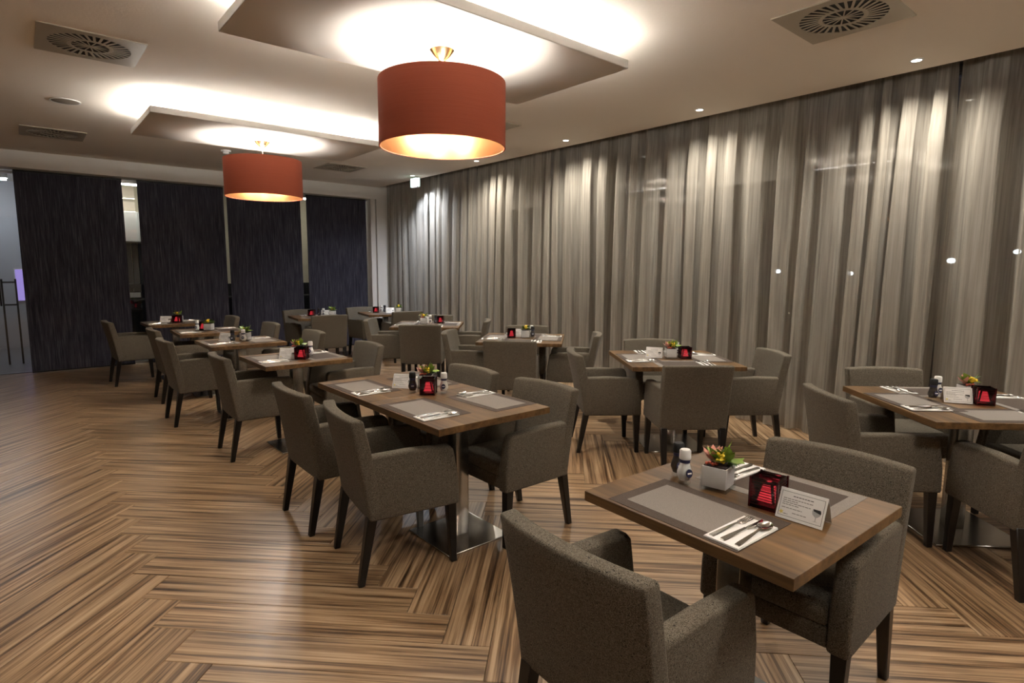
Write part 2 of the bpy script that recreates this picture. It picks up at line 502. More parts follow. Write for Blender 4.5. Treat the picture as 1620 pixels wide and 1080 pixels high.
spider_me = boxes('spider', [(-R_SH + 0.006, R_SH - 0.006, -0.003, 0.003, 2.465, 2.471), (-0.003, 0.003, -R_SH + 0.006, R_SH - 0.006, 2.465, 2.471)], 'brass')
bulb_me = lathe('bulb', [(0, -0.045), (0.024, -0.038), (0.034, -0.015), (0.032, 0.01), (0.018, 0.036), (0.014, 0.05)], 'bulb_light', 18)
arm_me = tube('bulb_arm', [(0.02, 0, 2.43), (0.10, 0, 2.43), (0.13, 0, 2.435)], 0.007, 'brass')
LAMPS = [('terracotta drum pendant over the joined double table', 2.05, 3.09), ('terracotta drum pendant nearest the dark panels', 2.05, 6.50), ('terracotta drum pendant over the table with the pink succulent', 2.05, -0.37)]
for lab, x, y in LAMPS:
    t = thing('drum_pendant', lab, 'pendant lamp', (x, y, 0), 0.3, 'drum pendants under the ceiling slabs')
    parts = [('shade', shade_me, Z0, Z0, [('lining', lining_me, Z0, Z0, None, 'gold foil lining'), ('rim', rim_me, Z0, Z0, None)]), ('canopy', canopy_me, Z0, Z0, None, 'brass cone canopy'),
             ('cord', cord_me, Z0, Z0, None), ('spider', spider_me, Z0, Z0, None), ('lamp_holder', hub_me, Z0, Z0, None)]
    for k in range(3):
        a = 2 * PI * k / 3
        parts.append(('bulb_arm', arm_me, Z0, (0, 0, a), [('bulb', bulb_me, (0.15, 0, 2.43), Z0, None)]))
    place(parts, t)

# ------------------------------------------------------------------ downlights along the curtain
dl_ring = ring_solid('trim_ring', 0.045, 0.032, -0.006, 0.0, 'white_plastic', 28)
dl_lens = lathe('lens', [(0.0, -0.003), (0.032, -0.003), (0.032, 0.0)], 'downlight_lens', 24)
DL = [(1.47, 'fourth from the exit sign'), (3.22, 'third from the exit sign'), (4.99, 'second from the exit sign'), (6.75, 'first from the exit sign'), (8.50, 'right beside the exit sign'), (-0.30, 'fifth from the exit sign, added out of view'), (-2.05, 'sixth from the exit sign, added out of view')]  # the last two are out of view, added to match the light
for y, w in DL:
    t = thing('downlight', 'small recessed ceiling downlight along the curtain, ' + w, 'downlight', (5.04, y, CEIL), 0, 'downlights along the curtain')
    place([('trim_ring', dl_ring, Z0, Z0, None), ('lens', dl_lens, Z0, Z0, None)], t)
    ld = bpy.data.lights.new('downlight_lamp', 'SPOT')
    ld.energy = SPOT_WATT * (1.25 if y == 8.5 else 1.0)
    ld.spot_size = math.radians(150); ld.spot_blend = 1.0; ld.shadow_soft_size = 0.03
    ld.color = (0.82, 0.88, 1.0) if y == 8.5 else (1.0, 0.93, 0.82)
    link('downlight_lamp', ld, t, (0, 0, -0.012))

for x, y, w in [(0.10, 1.35, 'past the pink succulent table'), (-0.95, 3.0, 'beside the joined table'), (-0.95, 4.8, 'beside the first row table'), (-0.95, 6.6, 'beside the third row table'), (0.0, -0.6, 'by the front wall')]:  # unseen downlights added to brighten the open floor
    t = thing('downlight', 'small added fill downlight over the open floor ' + w, 'downlight', (x, y, CEIL), 0, 'added fill downlights over the open floor')
    place([('trim_ring', dl_ring, Z0, Z0, None), ('lens', dl_lens, Z0, Z0, None)], t)
    ld = bpy.data.lights.new('downlight_lamp', 'SPOT')
    ld.energy = 15.0
    ld.spot_size = math.radians(110); ld.spot_blend = 0.9; ld.shadow_soft_size = 0.03
    ld.color = (1.0, 0.92, 0.80)
    link('downlight_lamp', ld, t, (0, 0, -0.012))

# ------------------------------------------------------------------ ceiling vents, speaker, detector, exit sign
HS, RO = 0.295, 0.235
plate_v, plate_f = [], []
SEG = 48
for k in range(SEG):
    a = 2 * PI * k / SEG + PI / 4
    c_, s_ = math.cos(a), math.sin(a)
    mxx = max(abs(c_), abs(s_))
    for z in (-0.008, 0.0):
        plate_v.append((RO * c_, RO * s_, z)); plate_v.append((HS * c_ / mxx, HS * s_ / mxx, z))
for k in range(SEG):
    a, b = 4 * k, 4 * ((k + 1) % SEG)
    plate_f += [(a, a + 1, b + 1, b), (a + 1, a + 3, b + 3, b + 1), (a + 2, b + 2, b + 3, a + 3), (a, b, b + 2, a + 2)]
plate_me = new_mesh('plate', plate_v, plate_f, 'vent_metal')
back_me = lathe('backing', [(0, -0.0015), (RO + 0.005, -0.0015), (RO + 0.005, -0.0005)], 'black', 40)
vane_me = box('vane', 0.128, RO + 0.004, -0.0075, 0.0075, -0.0075, -0.0045, 'vent_metal')
spoke_me = box('spoke', 0.01, 0.112, -0.004, 0.004, -0.0075, -0.0045, 'vent_metal')
vring_me = ring_solid('vent_ring', 0.132, 0.108, -0.0082, -0.004, 'vent_metal', 40)
vhub_me = lathe('vent_hub', [(0, -0.0085), (0.02, -0.0085), (0.02, -0.004)], 'vent_metal', 20)
VENTS = [('square swirl air vent between the two lit slabs, out over the open floor', 0.49, 5.08), ('square swirl air vent nearest the dark panel beside the glass door', 0.41, 8.62),
         ('square swirl air vent in the corner by the exit sign', 3.83, 8.58), ('square swirl air vent between the fourth curtain downlight and the slab', 3.87, 1.53), ('square swirl air vent between the second curtain downlight and the slab', 3.87, 5.08)]
for lab, x, y in VENTS:
    t = thing('ceiling_vent', lab, 'air vent', (x, y, CEIL), 0, 'swirl vents in the ceiling')
    place([('plate', plate_me, Z0, Z0, None), ('backing', back_me, Z0, Z0, None), ('vent_ring', vring_me, Z0, Z0, None), ('vent_hub', vhub_me, Z0, Z0, None)]
          + [('vane', vane_me, (0.03 * math.cos(2 * PI * k / 32 + PI / 2), 0.03 * math.sin(2 * PI * k / 32 + PI / 2), 0), (0, 0, 2 * PI * k / 32 - 0.12), None) for k in range(32)]
          + [('spoke', spoke_me, Z0, (0, 0, 2 * PI * k / 14), None) for k in range(14)], t)
t = thing('ceiling_speaker', 'round flush ceiling speaker with grey grille', 'speaker', (0.44, 6.88, CEIL))
place([('grille', lathe('grille', [(0, -0.012), (0.08, -0.011), (0.104, -0.006), (0.106, 0)], 'speaker_grille', 36), Z0, Z0, None), ('rim', ring_solid('rim', 0.118, 0.105, -0.007, 0, 'white_plastic', 40), Z0, Z0, None)], t)
t = thing('smoke_detector', 'white round smoke detector on the ceiling behind a slab', 'smoke detector', (2.17, 8.34, CEIL))
place([('base', lathe('base', [(0.058, -0.02), (0.06, 0)], 'white_plastic', 28), Z0, Z0, None), ('sensor_dome', lathe('sensor_dome', [(0, -0.052), (0.025, -0.05), (0.036, -0.04), (0.036, -0.02)], 'white_plastic', 24), Z0, Z0, None)], t)
t = thing('exit_sign', 'glowing pale green emergency exit sign on the ceiling by the curtain', 'exit sign', (5.16, 8.62, CEIL))
place([('housing', box('housing', -0.035, 0.035, -0.10, 0.10, -0.17, -0.012, 'white_plastic', 0.006), Z0, Z0, None),
       ('mount', box('mount', -0.02, 0.02, -0.04, 0.04, -0.012, 0.0, 'white_plastic'), Z0, Z0, None),
       ('sign_face', box('sign_face', -0.037, -0.0352, -0.092, 0.092, -0.16, -0.022, 'sign_light'), Z0, Z0, None),
       ('sign_face', box('sign_face', -0.028, 0.028, -0.1022, -0.1004, -0.16, -0.022, 'sign_light'), Z0, Z0, None)], t)
ld = bpy.data.lights.new('emergency_lamp', 'SPOT')
ld.energy = 16; ld.spot_size = math.radians(120); ld.spot_blend = 0.7; ld.shadow_soft_size = 0.03; ld.color = (0.75, 0.84, 1.0)
link('emergency_lamp', ld, t, (0.03, 0.0, -0.175), (0, math.radians(-25), 0))

# ------------------------------------------------------------------ sheer curtains
def curtain(label, y0, y1, seed):
    rnd = random.Random(seed)
    knots, yk, ph = [(y0, 0.0)], y0, 0.0
    while yk < y1 + 0.5:
        yk += rnd.choice([0.12, 0.17, 0.22, 0.27, 0.34]) * rnd.uniform(0.85, 1.1)
        ph += PI * 2; knots.append((yk, ph))
    amps = [rnd.uniform(0.5, 1.35) for _ in knots]
    skew = [rnd.uniform(-0.5, 0.5) for _ in knots]
    n = int((y1 - y0) / 0.011); nz = 16
    V, Fc = [], []
    cols = []
    ki = 0
    for i in range(n + 1):
        y = y0 + (y1 - y0) * i / n
        while knots[ki + 1][0] < y: ki += 1
        t = (y - knots[ki][0]) / (knots[ki + 1][0] - knots[ki][0])
        a = amps[ki] * (1 - t) + amps[ki + 1] * t
        sk = skew[ki] * (1 - t) + skew[ki + 1] * t
        cols.append((y, t * 2 * PI, a, sk))
    for j in range(nz + 1):
        z = 0.012 + (3.09 - 0.012) * j / nz
        top = max(0.0, (z - 2.55) / 0.54)
        for (y, ph, a, sk) in cols:
            am = 0.070 * a * (1 - 0.55 * top) * (0.85 + 0.25 * (1 - z / 3.1))
            x = 5.47 - am * (2.4 * abs(math.sin(0.5 * (ph + sk * math.sin(ph) * 0.8))) ** 0.75 - 1.5 + 0.16 * math.sin(2 * ph + sk * 3)) + 0.02 * math.sin(y * 1.9 + z * 0.5 + seed) + 0.010 * top * math.sin(ph * 3 + sk)
            yy = y + am * 0.35 * math.sin(2 * ph) + 0.012 * math.sin(z * 1.3 + sk * 6) * (1 - top)
            V.append((x, yy, z))
    w = n + 1
    for j in range(nz):
        for i in range(n):
            Fc.append((j * w + i, j * w + i + 1, (j + 1) * w + i + 1, (j + 1) * w + i))
    me = new_mesh('cloth', V, Fc, 'sheer_cloth', True)
    t = thing('sheer_curtain', label, 'curtain', (0, 0, 0), 0, 'sheer curtains of the window wall')
    place([('cloth', me, Z0, Z0, None), ('rail', box('rail', 5.45, 5.49, y0, y1, 3.085, CEIL + 0.119, 'aluminium'), Z0, Z0, None)], t)
curtain('taupe sheer curtain in the corner behind the exit sign', 7.352, 10.12, 3)
curtain('taupe sheer curtain behind the two diagonal tables nearest the exit sign', 4.322, 7.338, 5)
curtain('taupe sheer curtain behind the third diagonal table from the exit sign', 1.325, 4.308, 8)
curtain('taupe sheer curtain past the dark gap, behind the fourth diagonal table from the exit sign', -3.1, 1.29, 11)

# ------------------------------------------------------------------ dark fabric panels, track, glass partition, corridor
def fabric_panel(label, x0, x1, seed, ang=0.0):
    w = x1 - x0
    nx, nz = 40, 12
    V, Fc = [], []
    for side in (0, 1):
        for j in range(nz + 1):
            for i in range(nx + 1):
                u, z = i / nx, 0.03 + 2.74 * j / nz
                yy = 0.012 * math.sin(u * 7 + seed) * (1 - 0.6 * j / nz) + 0.006 * math.sin(u * 23 + seed * 2 + z)
                V.append(((u - 0.5) * w, yy + side * 0.006, z))
    o2 = (nx + 1) * (nz + 1)
    for j in range(nz):
        for i in range(nx):
            a = j * (nx + 1) + i
            q = (a, a + 1, a + nx + 2, a + nx + 1)
            Fc.append(q); Fc.append(tuple(k + o2 for k in q[::-1]))
    me = new_mesh('cloth', V, Fc, 'panel_fabric', True)
    t = thing('fabric_panel', label, 'panel curtain', ((x0 + x1) / 2, 10.42, 0), ang, 'dark hanging fabric panels')
    place([('cloth', me, Z0, Z0, None), ('head_rail', box('head_rail', -w / 2, w / 2, -0.012, 0.018, 2.755, 2.785, 'black_metal'), Z0, Z0, None),
           ('weight_bar', box('weight_bar', -w / 2, w / 2, -0.008, 0.014, 0.012, 0.03, 'black_metal'), Z0, Z0, None)], t)
fabric_panel('dark charcoal hanging fabric panel beside the glass door', 0.03, 1.25, 1)
fabric_panel('dark charcoal hanging fabric panel behind the fourth row table, past the wide bright slit', 1.44, 2.63, 2)
fabric_panel('dark charcoal hanging fabric panel behind the small far table with a dark lantern', 2.68, 3.885, 3)
fabric_panel('dark charcoal hanging fabric panel next to the white pier', 3.99, 5.13, 4)
t = thing('curtain_track', 'slim grey ceiling track carrying the dark fabric panels', 'curtain track', (0, 10.42, 0))
place([('rail', box('rail', X_L + 0.02, 5.13, -0.05, 0.05, 2.787, 2.80, 'aluminium'), Z0, Z0, None), ('support', box('support', X_L + 0.02, 5.13, -0.02, 0.02, 2.80, CEIL, 'white_paint'), Z0, Z0, None)], t)

# glass partition with posts (structure) and a glass door in it
for i, (a, b) in enumerate([(-4.1, -2.75), (-2.7, -1.20), (0.12, 1.0), (1.045, 2.3), (2.345, 3.5), (3.545, 5.08)]):
    w = struct('window_%d' % (i + 11), boxes('window_post', [(b, b + 0.045, 10.56, 10.61, 0, 2.78), (a, b, 10.56, 10.61, 0.0, 0.03), (a, b, 10.56, 10.61, 2.74, 2.78)], 'aluminium'))
    link('pane', box('pane', a, b, 10.58, 10.59, 0.03, 2.74, 'clear_glass'), w)
d = struct('door_1', boxes('door_frame', [(-1.155, -1.12, 10.56, 10.61, 0, 2.78), (0.075, 0.12, 10.56, 10.61, 0, 2.78), (-1.12, 0.075, 10.56, 10.61, 2.74, 2.78)], 'aluminium'))
link('pane', box('pane', -1.11, 0.065, 10.58, 10.59, 0.02, 2.73, 'clear_glass'), d)
link('door_handle', boxes('door_handle', [(-0.235, -0.215, 10.52, 10.54, 0.95, 1.42), (-0.235, -0.215, 10.54, 10.58, 1.02, 1.04), (-0.235, -0.215, 10.54, 10.58, 1.33, 1.35)], 'black_metal'), d)
struct('wall_corridor', boxes('wall_corridor', [(X_L, 1.0, FAR_Y - 0.1, FAR_Y, 0, CEIL), (0.95, 1.0, 12.6, FAR_Y - 0.1, 0, CEIL)], 'corridor_wall'))
struct('wall_kitchen', boxes('wall_kitchen', [(1.0, X_WIN + 0.1, 13.2, 13.3, 1.15, CEIL)], 'cream_wall'))
struct('wall_kitchen_lower', boxes('wall_kitchen_lower', [(1.0, X_WIN + 0.1, 13.2, 13.3, 0, 1.15)], 'black'))
# back counter seen through the slits
t = thing('service_counter', 'black service counter seen through the slits between the dark panels', 'counter', (3.3, 12.7, 0))
place([('body', box('body', -2.2, 2.2, -0.3, 0.3, 0, 0.86, 'black_metal'), Z0, Z0, None), ('worktop', box('worktop', -2.25, 2.25, -0.34, 0.34, 0.86, 0.90, 'black', 0.004), Z0, Z0, None)], t)
t = thing('wall_cabinet', 'white lit wall cabinet seen through the wide slit', 'cabinet', (1.75, 13.0, 1.95))
place([('body', box('body', -0.5, 0.5, -0.15, 0.2, 0, 0.55, 'white_plastic'), Z0, Z0, None), ('door', box('door', -0.49, -0.005, -0.17, -0.152, 0.01, 0.54, 'white_plastic', 0.002), Z0, Z0, None), ('door', box('door', 0.005, 0.49, -0.17, -0.152, 0.01, 0.54, 'white_plastic', 0.002), Z0, Z0, None)], t)
t = thing('wall_shelf', 'dark slatted back panel under the lit wall cabinet', 'wall panel', (1.75, 13.1, 1.15))
place([('slat', box('slat', -0.04, 0.04, -0.03, 0.09, 0, 0.78, 'frame_dark'), (-0.45 + 0.1 * k, 0, 0), Z0, None) for k in range(10)], t)
cab_l = box('tube_light', -0.4, 0.4, -0.05, 0.05, 0, 0.03, 'work_light')
for k, (x, y, z, lab) in enumerate([(1.75, 12.2, 2.9, 'white work light on the corridor ceiling in front of the lit cabinet'), (4.6, 12.2, 2.9, 'white work light on the corridor ceiling toward the white pier')]):
    t = thing('work_light', lab, 'ceiling light', (x, y, z), 0, 'work lights behind the partition')
    place([('housing', box('housing', -0.42, 0.42, -0.07, 0.07, 0.03, 0.10, 'white_plastic'), Z0, Z0, None), ('tube_light', cab_l, Z0, Z0, None)], t)
t = thing('tube_light', 'added white fill light over the corridor behind the glass door', 'ceiling light', (-0.45, 12.9, 2.9))  # added to brighten the corridor wall
place([('housing', box('housing', -0.42, 0.42, -0.07, 0.07, 0.03, 0.10, 'white_plastic'), Z0, Z0, None), ('diffuser', box('diffuser', -0.4, 0.4, -0.05, 0.05, 0, 0.03, 'corridor_fill'), Z0, Z0, None)], t)
# stack of plates and a white machine on the counter
plate_d = lathe('plate', [(0, 0), (0.07, 0.0), (0.11, 0.012), (0.112, 0.015), (0.07, 0.005), (0, 0.004)], 'white_plastic', 24)
for k in range(4):
    tag(link('plate', plate_d, None, (1.84, 12.5, 0.90 + 0.008 * k)), ('bottom', 'second', 'third', 'topmost')[k] + ' white plate of the stack on the service counter', 'plate', 'plates stacked on the service counter')
t = thing('coffee_machine', 'white and black machine on the service counter behind the wide slit', 'coffee machine', (1.58, 12.75, 0.90))
place([('body', box('body', -0.12, 0.12, -0.12, 0.12, 0, 0.28, 'black_metal', 0.01), Z0, Z0, None), ('front_panel', box('front_panel', -0.10, 0.10, -0.128, -0.12, 0.03, 0.12, 'white_plastic'), Z0, Z0, None), ('spout', lathe('spout', [(0.012, 0.13), (0.012, 0.19)], 'steel', 12), (0, -0.14, 0), Z0, None)], t)
# violet accent light and barrier in the corridor
t = thing('accent_light', 'violet glowing wall light in the corridor behind the glass door', 'wall light', (0.02, 13.88, 1.15))
place([('frame', box('frame', -0.1, 0.1, -0.0, 0.02, -0.3, 0.3, 'white_plastic'), Z0, Z0, None), ('diffuser', box('diffuser', -0.085, 0.085, -0.012, 0.0, -0.28, 0.28, 'violet_light'), Z0, Z0, None)], t)
t = thing('luggage_stand', 'black metal stand with two crossbars in the corridor behind the glass', 'stand', (-0.14, 11.6, 0))
place([('post', box('post', -0.012, 0.012, -0.012, 0.012, 0, 1.30, 'black_metal'), (sx * 0.08, 0, 0), Z0, None) for sx in (-1, 1)]
      + [('crossbar', box('crossbar', -0.08, 0.08, -0.01, 0.01, -0.012, 0.012, 'black_metal'), (0, 0, z), Z0, None) for z in (0.91, 1.25)], t)

# post lamps added for the white glows seen through the sheer
post_me = lathe('post', [(0.05, -0.2), (0.035, 1.35)], 'black_metal', 12)
head_me = lathe('lamp_head', [(0, -0.05), (0.05, -0.04), (0.07, 0), (0.05, 0.04), (0, 0.05)], 'post_lamp_glow', 16)
cap_me = lathe('cap', [(0.11, 0.08), (0.06, 0.13), (0, 0.15)], 'black_metal', 16)
for x, ty, z, lab in [(14, 0.472, 1.46, 'behind the curtain fold by the third diagonal table'), (15, 0.357, 1.42, 'behind the curtain between the third and fourth diagonal tables'), (13, 0.228, 1.68, 'behind the dark curtain gap'), (16, 0.158, 1.9, 'behind the curtain past the dark gap')]:
    t = thing('added_post_lamp', 'added white post lamp for the glow ' + lab, 'outdoor lamp', (x, x * ty, 0), 0, 'added lamps beyond the windows')
    place([('post', post_me, Z0, Z0, None), ('lamp_head', head_me, (0, 0, z), Z0, None), ('cap', cap_me, (0, 0, z), Z0, None)], t)

# ------------------------------------------------------------------ armchair (local: faces +Y)
def make_back():
    nx, nz = 14, 8
    bm = bmesh.new()
    def surf(u, vv, front):
        x = (u - 0.5) * (0.505 + 0.010 * vv)
        z = 0.315 + vv * 0.495 + 0.006 * math.cos((u - 0.5) * PI)
        rake = -0.232 - 0.060 * vv - 0.022 * vv * vv
        sag = -0.038 * (1 - (2 * u - 1) ** 2) * (0.25 + 0.75 * vv)
        th = 0.075 - 0.012 * vv
        return (x, rake + sag + 0.03 + (th if front else 0), z)
    g = [[[bm.verts.new(surf(i / nx, j / nz, s)) for i in range(nx + 1)] for j in range(nz + 1)] for s in (0, 1)]
    for j in range(nz):
        for i in range(nx):
            bm.faces.new((g[0][j][i], g[0][j][i + 1], g[0][j + 1][i + 1], g[0][j + 1][i]))
            bm.faces.new((g[1][j][i], g[1][j + 1][i], g[1][j + 1][i + 1], g[1][j][i + 1]))
    for j in range(nz):
        bm.faces.new((g[0][j][0], g[0][j + 1][0], g[1][j + 1][0], g[1][j][0]))
        bm.faces.new((g[0][j][nx], g[1][j][nx], g[1][j + 1][nx], g[0][j + 1][nx]))
    for i in range(nx):
        bm.faces.new((g[0][0][i], g[1][0][i], g[1][0][i + 1], g[0][0][i + 1]))
        bm.faces.new((g[0][nz][i], g[0][nz][i + 1], g[1][nz][i + 1], g[1][nz][i]))
    bmesh.ops.recalc_face_normals(bm, faces=bm.faces)
    es = [e for e in bm.edges if len(e.link_faces) == 2 and e.calc_face_angle() > 0.9]
    bmesh.ops.bevel(bm, geom=es, offset=0.013, segments=3, profile=0.5, affect='EDGES')
    return from_bm('backrest', bm, 'chair_fabric', True, 60)

def make_arm(s):
    x0, x1 = (0.183, 0.253) if s > 0 else (-0.253, -0.183)
    prof = [(-0.205, 0.315), (0.262, 0.315), (0.258, 0.45), (0.232, 0.60), (0.212, 0.622), (0.0, 0.632), (-0.235, 0.628)]
    bm = bmesh.new()
    a = [bm.verts.new((x0, y, z)) for y, z in prof]; b = [bm.verts.new((x1, y, z)) for y, z in prof]
    bm.faces.new(a); bm.faces.new(b[::-1])
    n = len(prof)
    for i in range(n): bm.faces.new((a[i], b[i], b[(i + 1) % n], a[(i + 1) % n]))
    bmesh.ops.recalc_face_normals(bm, faces=bm.faces)
    es = [e for e in bm.edges if e.calc_face_angle() > 0.9]
    bmesh.ops.bevel(bm, geom=es, offset=0.015, segments=3, profile=0.5, affect='EDGES')
    return from_bm('armrest', bm, 'chair_fabric', True, 60)

def leg(sx, fy):
    # tapered square leg, splayed outwards at the floor
    tx, ty = sx * 0.219, (0.222 if fy > 0 else -0.185)
    bx, by = sx * 0.221, (0.236 if fy > 0 else -0.245)
    t, b = 0.024, 0.0155
    v = [(bx - b, by - b, 0), (bx + b, by - b, 0), (bx + b, by + b, 0), (bx - b, by + b, 0), (tx - t, ty - t, 0.335), (tx + t, ty - t, 0.335), (tx + t, ty + t, 0.335), (tx - t, ty + t, 0.335)]
    return hexa('leg', v, 'dark_leg', 0.003, 1)
CH = [('backrest', make_back(), Z0, Z0, None),
      ('armrest', make_arm(1), Z0, Z0, None), ('armrest', make_arm(-1), Z0, Z0, None),
      ('seat', box('seat', -0.186, 0.186, -0.20, 0.255, 0.385, 0.468, 'chair_fabric', 0.028, 3), Z0, Z0, None),
      ('seat_apron', box('seat_apron', -0.186, 0.186, -0.205, 0.245, 0.318, 0.39, 'chair_fabric', 0.008), Z0, Z0, None)] \
   + [('leg', leg(sx, fy), Z0, Z0, None, 'black tapered wooden leg') for sx in (-1, 1) for fy in (-1, 1)]

# ------------------------------------------------------------------ tables
TABLE = {  # name: (x, y, rot deg, side, phrase)
    'T1': (1.757, 0.912, -2, 0.715, 'the pink succulent table'),
    'T2a': (1.797, 2.583, 0, 0.720, 'the joined table half away from the panels'),
    'T2b': (1.797, 3.307, 0, 0.720, 'the joined table half toward the panels'),
    'T3': (1.715, 4.84, 0, 0.70, 'the first row table behind the joined table'),
    'T4': (1.665, 6.25, 0, 0.70, 'the second row table behind the joined table'),
    'T5': (1.655, 7.52, -2, 0.70, 'the third row table behind the joined table'),
    'T6': (1.55, 8.90, 0, 0.70, 'the last row table before the panels'),
    'T10': (3.45, 8.72, -8, 0.72, 'the lone table before the dark panels'),
    'T11': (4.62, 8.74, -12, 0.74, 'the corner table beside the white pier'),
    'T12': (4.14, 6.63, -40, 0.88, 'the first diagonal table from the exit'),
    'T13': (4.12, 4.69, -47, 0.88, 'the second diagonal table from the exit'),
    'T14': (4.18, 2.83, -38, 0.90, 'the third diagonal table from the exit'),
    'T8': (4.07, 0.80, -43, 0.90, 'the fourth diagonal table from the exit'),
}
TZ = 0.75
def table_parts(s):
    h = s / 2; bs = 0.205 if s < 0.8 else 0.25
    top = box('tabletop', -h, h, -h, h, 0.7155, TZ, 'table_wood', 0.0015, 1)
    return [('tabletop', top, Z0, Z0, None),
            ('column', box('column', -0.042, 0.042, -0.042, 0.042, 0.012, 0.70, 'steel', 0.004), Z0, Z0, None),
            ('base_plate', box('base_plate', -bs, bs, -bs, bs, 0, 0.012, 'steel', 0.003, 1), Z0, Z0, None),
            ('support_cross', boxes('support_cross', [(-h * 0.7, h * 0.7, -0.03, 0.03, 0.70, 0.7155), (-0.03, 0.03, -h * 0.7, h * 0.7, 0.70, 0.7155)], 'black_metal'), Z0, Z0, None)]
tp_cache = {}
for k, (x, y, r, s, ph) in TABLE.items():
    if s not in tp_cache: tp_cache[s] = table_parts(s)
    t = thing('dining_table', 'brown wood pedestal table, ' + ph[4:], 'table', (x, y, 0), math.radians(r), 'dining tables')
    place(tp_cache[s], t)

def chair(x, y, face, label):
    t = thing('armchair', label, 'armchair', (x, y, 0), math.radians(face - 90), 'taupe dining armchairs')
    place(CH, t)
ARM = 'taupe armchair '
def P(k): return TABLE[k][4]
chair(1.27, 0.965, -1, ARM + 'on the aisle side of ' + P('T1'))
chair(2.085, 0.83, 181, ARM + 'on the curtain side of ' + P('T1'))
chair(1.40, 2.605, -9, ARM + 'on the aisle side of ' + P('T2a'))
chair(1.39, 3.305, -1, ARM + 'on the aisle side of ' + P('T2b'))
chair(2.13, 2.50, 180, ARM + 'on the curtain side of ' + P('T2a'))
chair(2.105, 3.20, 180, ARM + 'on the curtain side of ' + P('T2b'))
for k, a, b in [('T3', (1.40, 4.91, -2), (2.15, 4.88, 178)), ('T4', (1.255, 6.30, 0), (2.15, 6.18, 180)), ('T5', (1.335, 7.44, 0), (2.08, 7.38, 180)), ('T6', (1.05, 8.86, 2), (1.98, 8.72, 180))]:
    chair(*a, ARM + 'on the aisle side of ' + P(k))
    chair(*b, ARM + 'on the curtain side of ' + P(k))
chair(3.42, 8.34, 81, ARM + 'backing the room at ' + P('T10'))
chair(3.43, 9.16, -84, ARM + 'backing the panel at ' + P('T10'))
chair(4.68, 8.32, 84, ARM + 'backing the room at ' + P('T11'))
chair(4.50, 9.16, -84, ARM + 'backing the pier at ' + P('T11'))
for k, fs in {'T14': ((3.845, 2.472), (4.53, 3.24), (3.723, 3.183), (4.65, 2.44)), 'T13': ((3.71, 4.37), (4.455, 5.03), (3.74, 5.10), (4.50, 4.31)),
              'T12': ((3.825, 6.255), (4.46, 7.01), (3.74, 6.98), (4.54, 6.29)), 'T8': ((3.709, 0.413), (4.45, 1.20), (3.662, 1.14), (4.45, 0.44))}.items():
    r = TABLE[k][2]
    for (x, y), fa, w in zip(fs, (90, -90, 0, 180), ('backing the open floor at ', 'backing the exit sign corner at ', 'on the dark panel side of ', 'backing the curtain at ')):
        chair(x, y, r + fa, ARM + w + P(k))

# ------------------------------------------------------------------ place settings
MATL, MATW = 0.46, 0.295
def mat_meshes(border, centre):
    return (box('placemat', -MATL / 2, MATL / 2, -MATW / 2, MATW / 2, 0, 0.0012, border), box('mat_centre', -MATL / 2 + 0.042, MATL / 2 - 0.042, -MATW / 2 + 0.042, MATW / 2 - 0.042, 0.0012, 0.0017, centre))
MATA, MATB = mat_meshes('mat_dark', 'mat_grey'), mat_meshes('mat_grey', 'mat_dark')
nap_me = boxes('napkin', [(-0.054, 0.054, -0.105, 0.105, 0, 0.002), (-0.053, 0.052, -0.104, 0.106, 0.0022, 0.0042)], 'napkin_paper')

def ribbon(rows, th=0.0022):
    """rows: (y, xc, halfwidth, z) along the length -> closed strip"""
    V, Fc = [], []
    for (y, xc, hw, z) in rows:
        V += [(xc - hw, y, z), (xc + hw, y, z), (xc + hw * 0.8, y, z + th), (xc - hw * 0.8, y, z + th)]
    for i in range(len(rows) - 1):
        a, b = 4 * i, 4 * i + 4
        for k in range(4):
            k2 = (k + 1) % 4
            Fc.append((a + k, b + k, b + k2, a + k2))
    Fc.append((0, 1, 2, 3)); e = 4 * (len(rows) - 1); Fc.append((e + 3, e + 2, e + 1, e))
    return V, Fc
def join(name, parts, mat, smooth=True):
    V, Fc = [], []
    for v_, f_ in parts:
        o = len(V); V += v_; Fc += [tuple(i + o for i in f) for f in f_]
    bm = bmesh.new(); bv = [bm.verts.new(p) for p in V]
    for f in Fc: bm.faces.new([bv[i] for i in f])
    return from_bm(name, bm, mat, smooth, 50)
HAND = [(-0.10, 0, 0.0055, 0), (-0.097, 0, 0.008, 0), (-0.08, 0, 0.0085, 0.0005), (-0.03, 0, 0.0055, 0.003), (0.015, 0, 0.0032, 0.005), (0.035, 0, 0.0035, 0.004)]
fork_me = join('fork', [ribbon(HAND), ribbon([(0.033, 0, 0.004, 0.004), (0.043, 0, 0.0115, 0.002), (0.058, 0, 0.0125, 0.001)])]
               + [ribbon([(0.056, x, 0.0024, 0.001), (0.08, x, 0.0022, 0.0015), (0.10, x, 0.0013, 0.005)], 0.0018) for x in (-0.0101, -0.0034, 0.0034, 0.0101)], 'cutlery_steel')
knife_me = join('knife', [ribbon([(-0.105, 0, 0.006, 0), (-0.10, 0, 0.0085, 0), (-0.06, 0, 0.0085, 0), (0.0, 0, 0.006, 0.0005), (0.012, 0, 0.0055, 0.001)], 0.0045), ribbon([(0.01, 0, 0.0065, 0.001), (0.03, 0.001, 0.0095, 0.001), (0.08, 0.001, 0.0095, 0.001), (0.098, -0.002, 0.006, 0.001), (0.107, -0.006, 0.0015, 0.001)], 0.0015)], 'cutlery_steel')
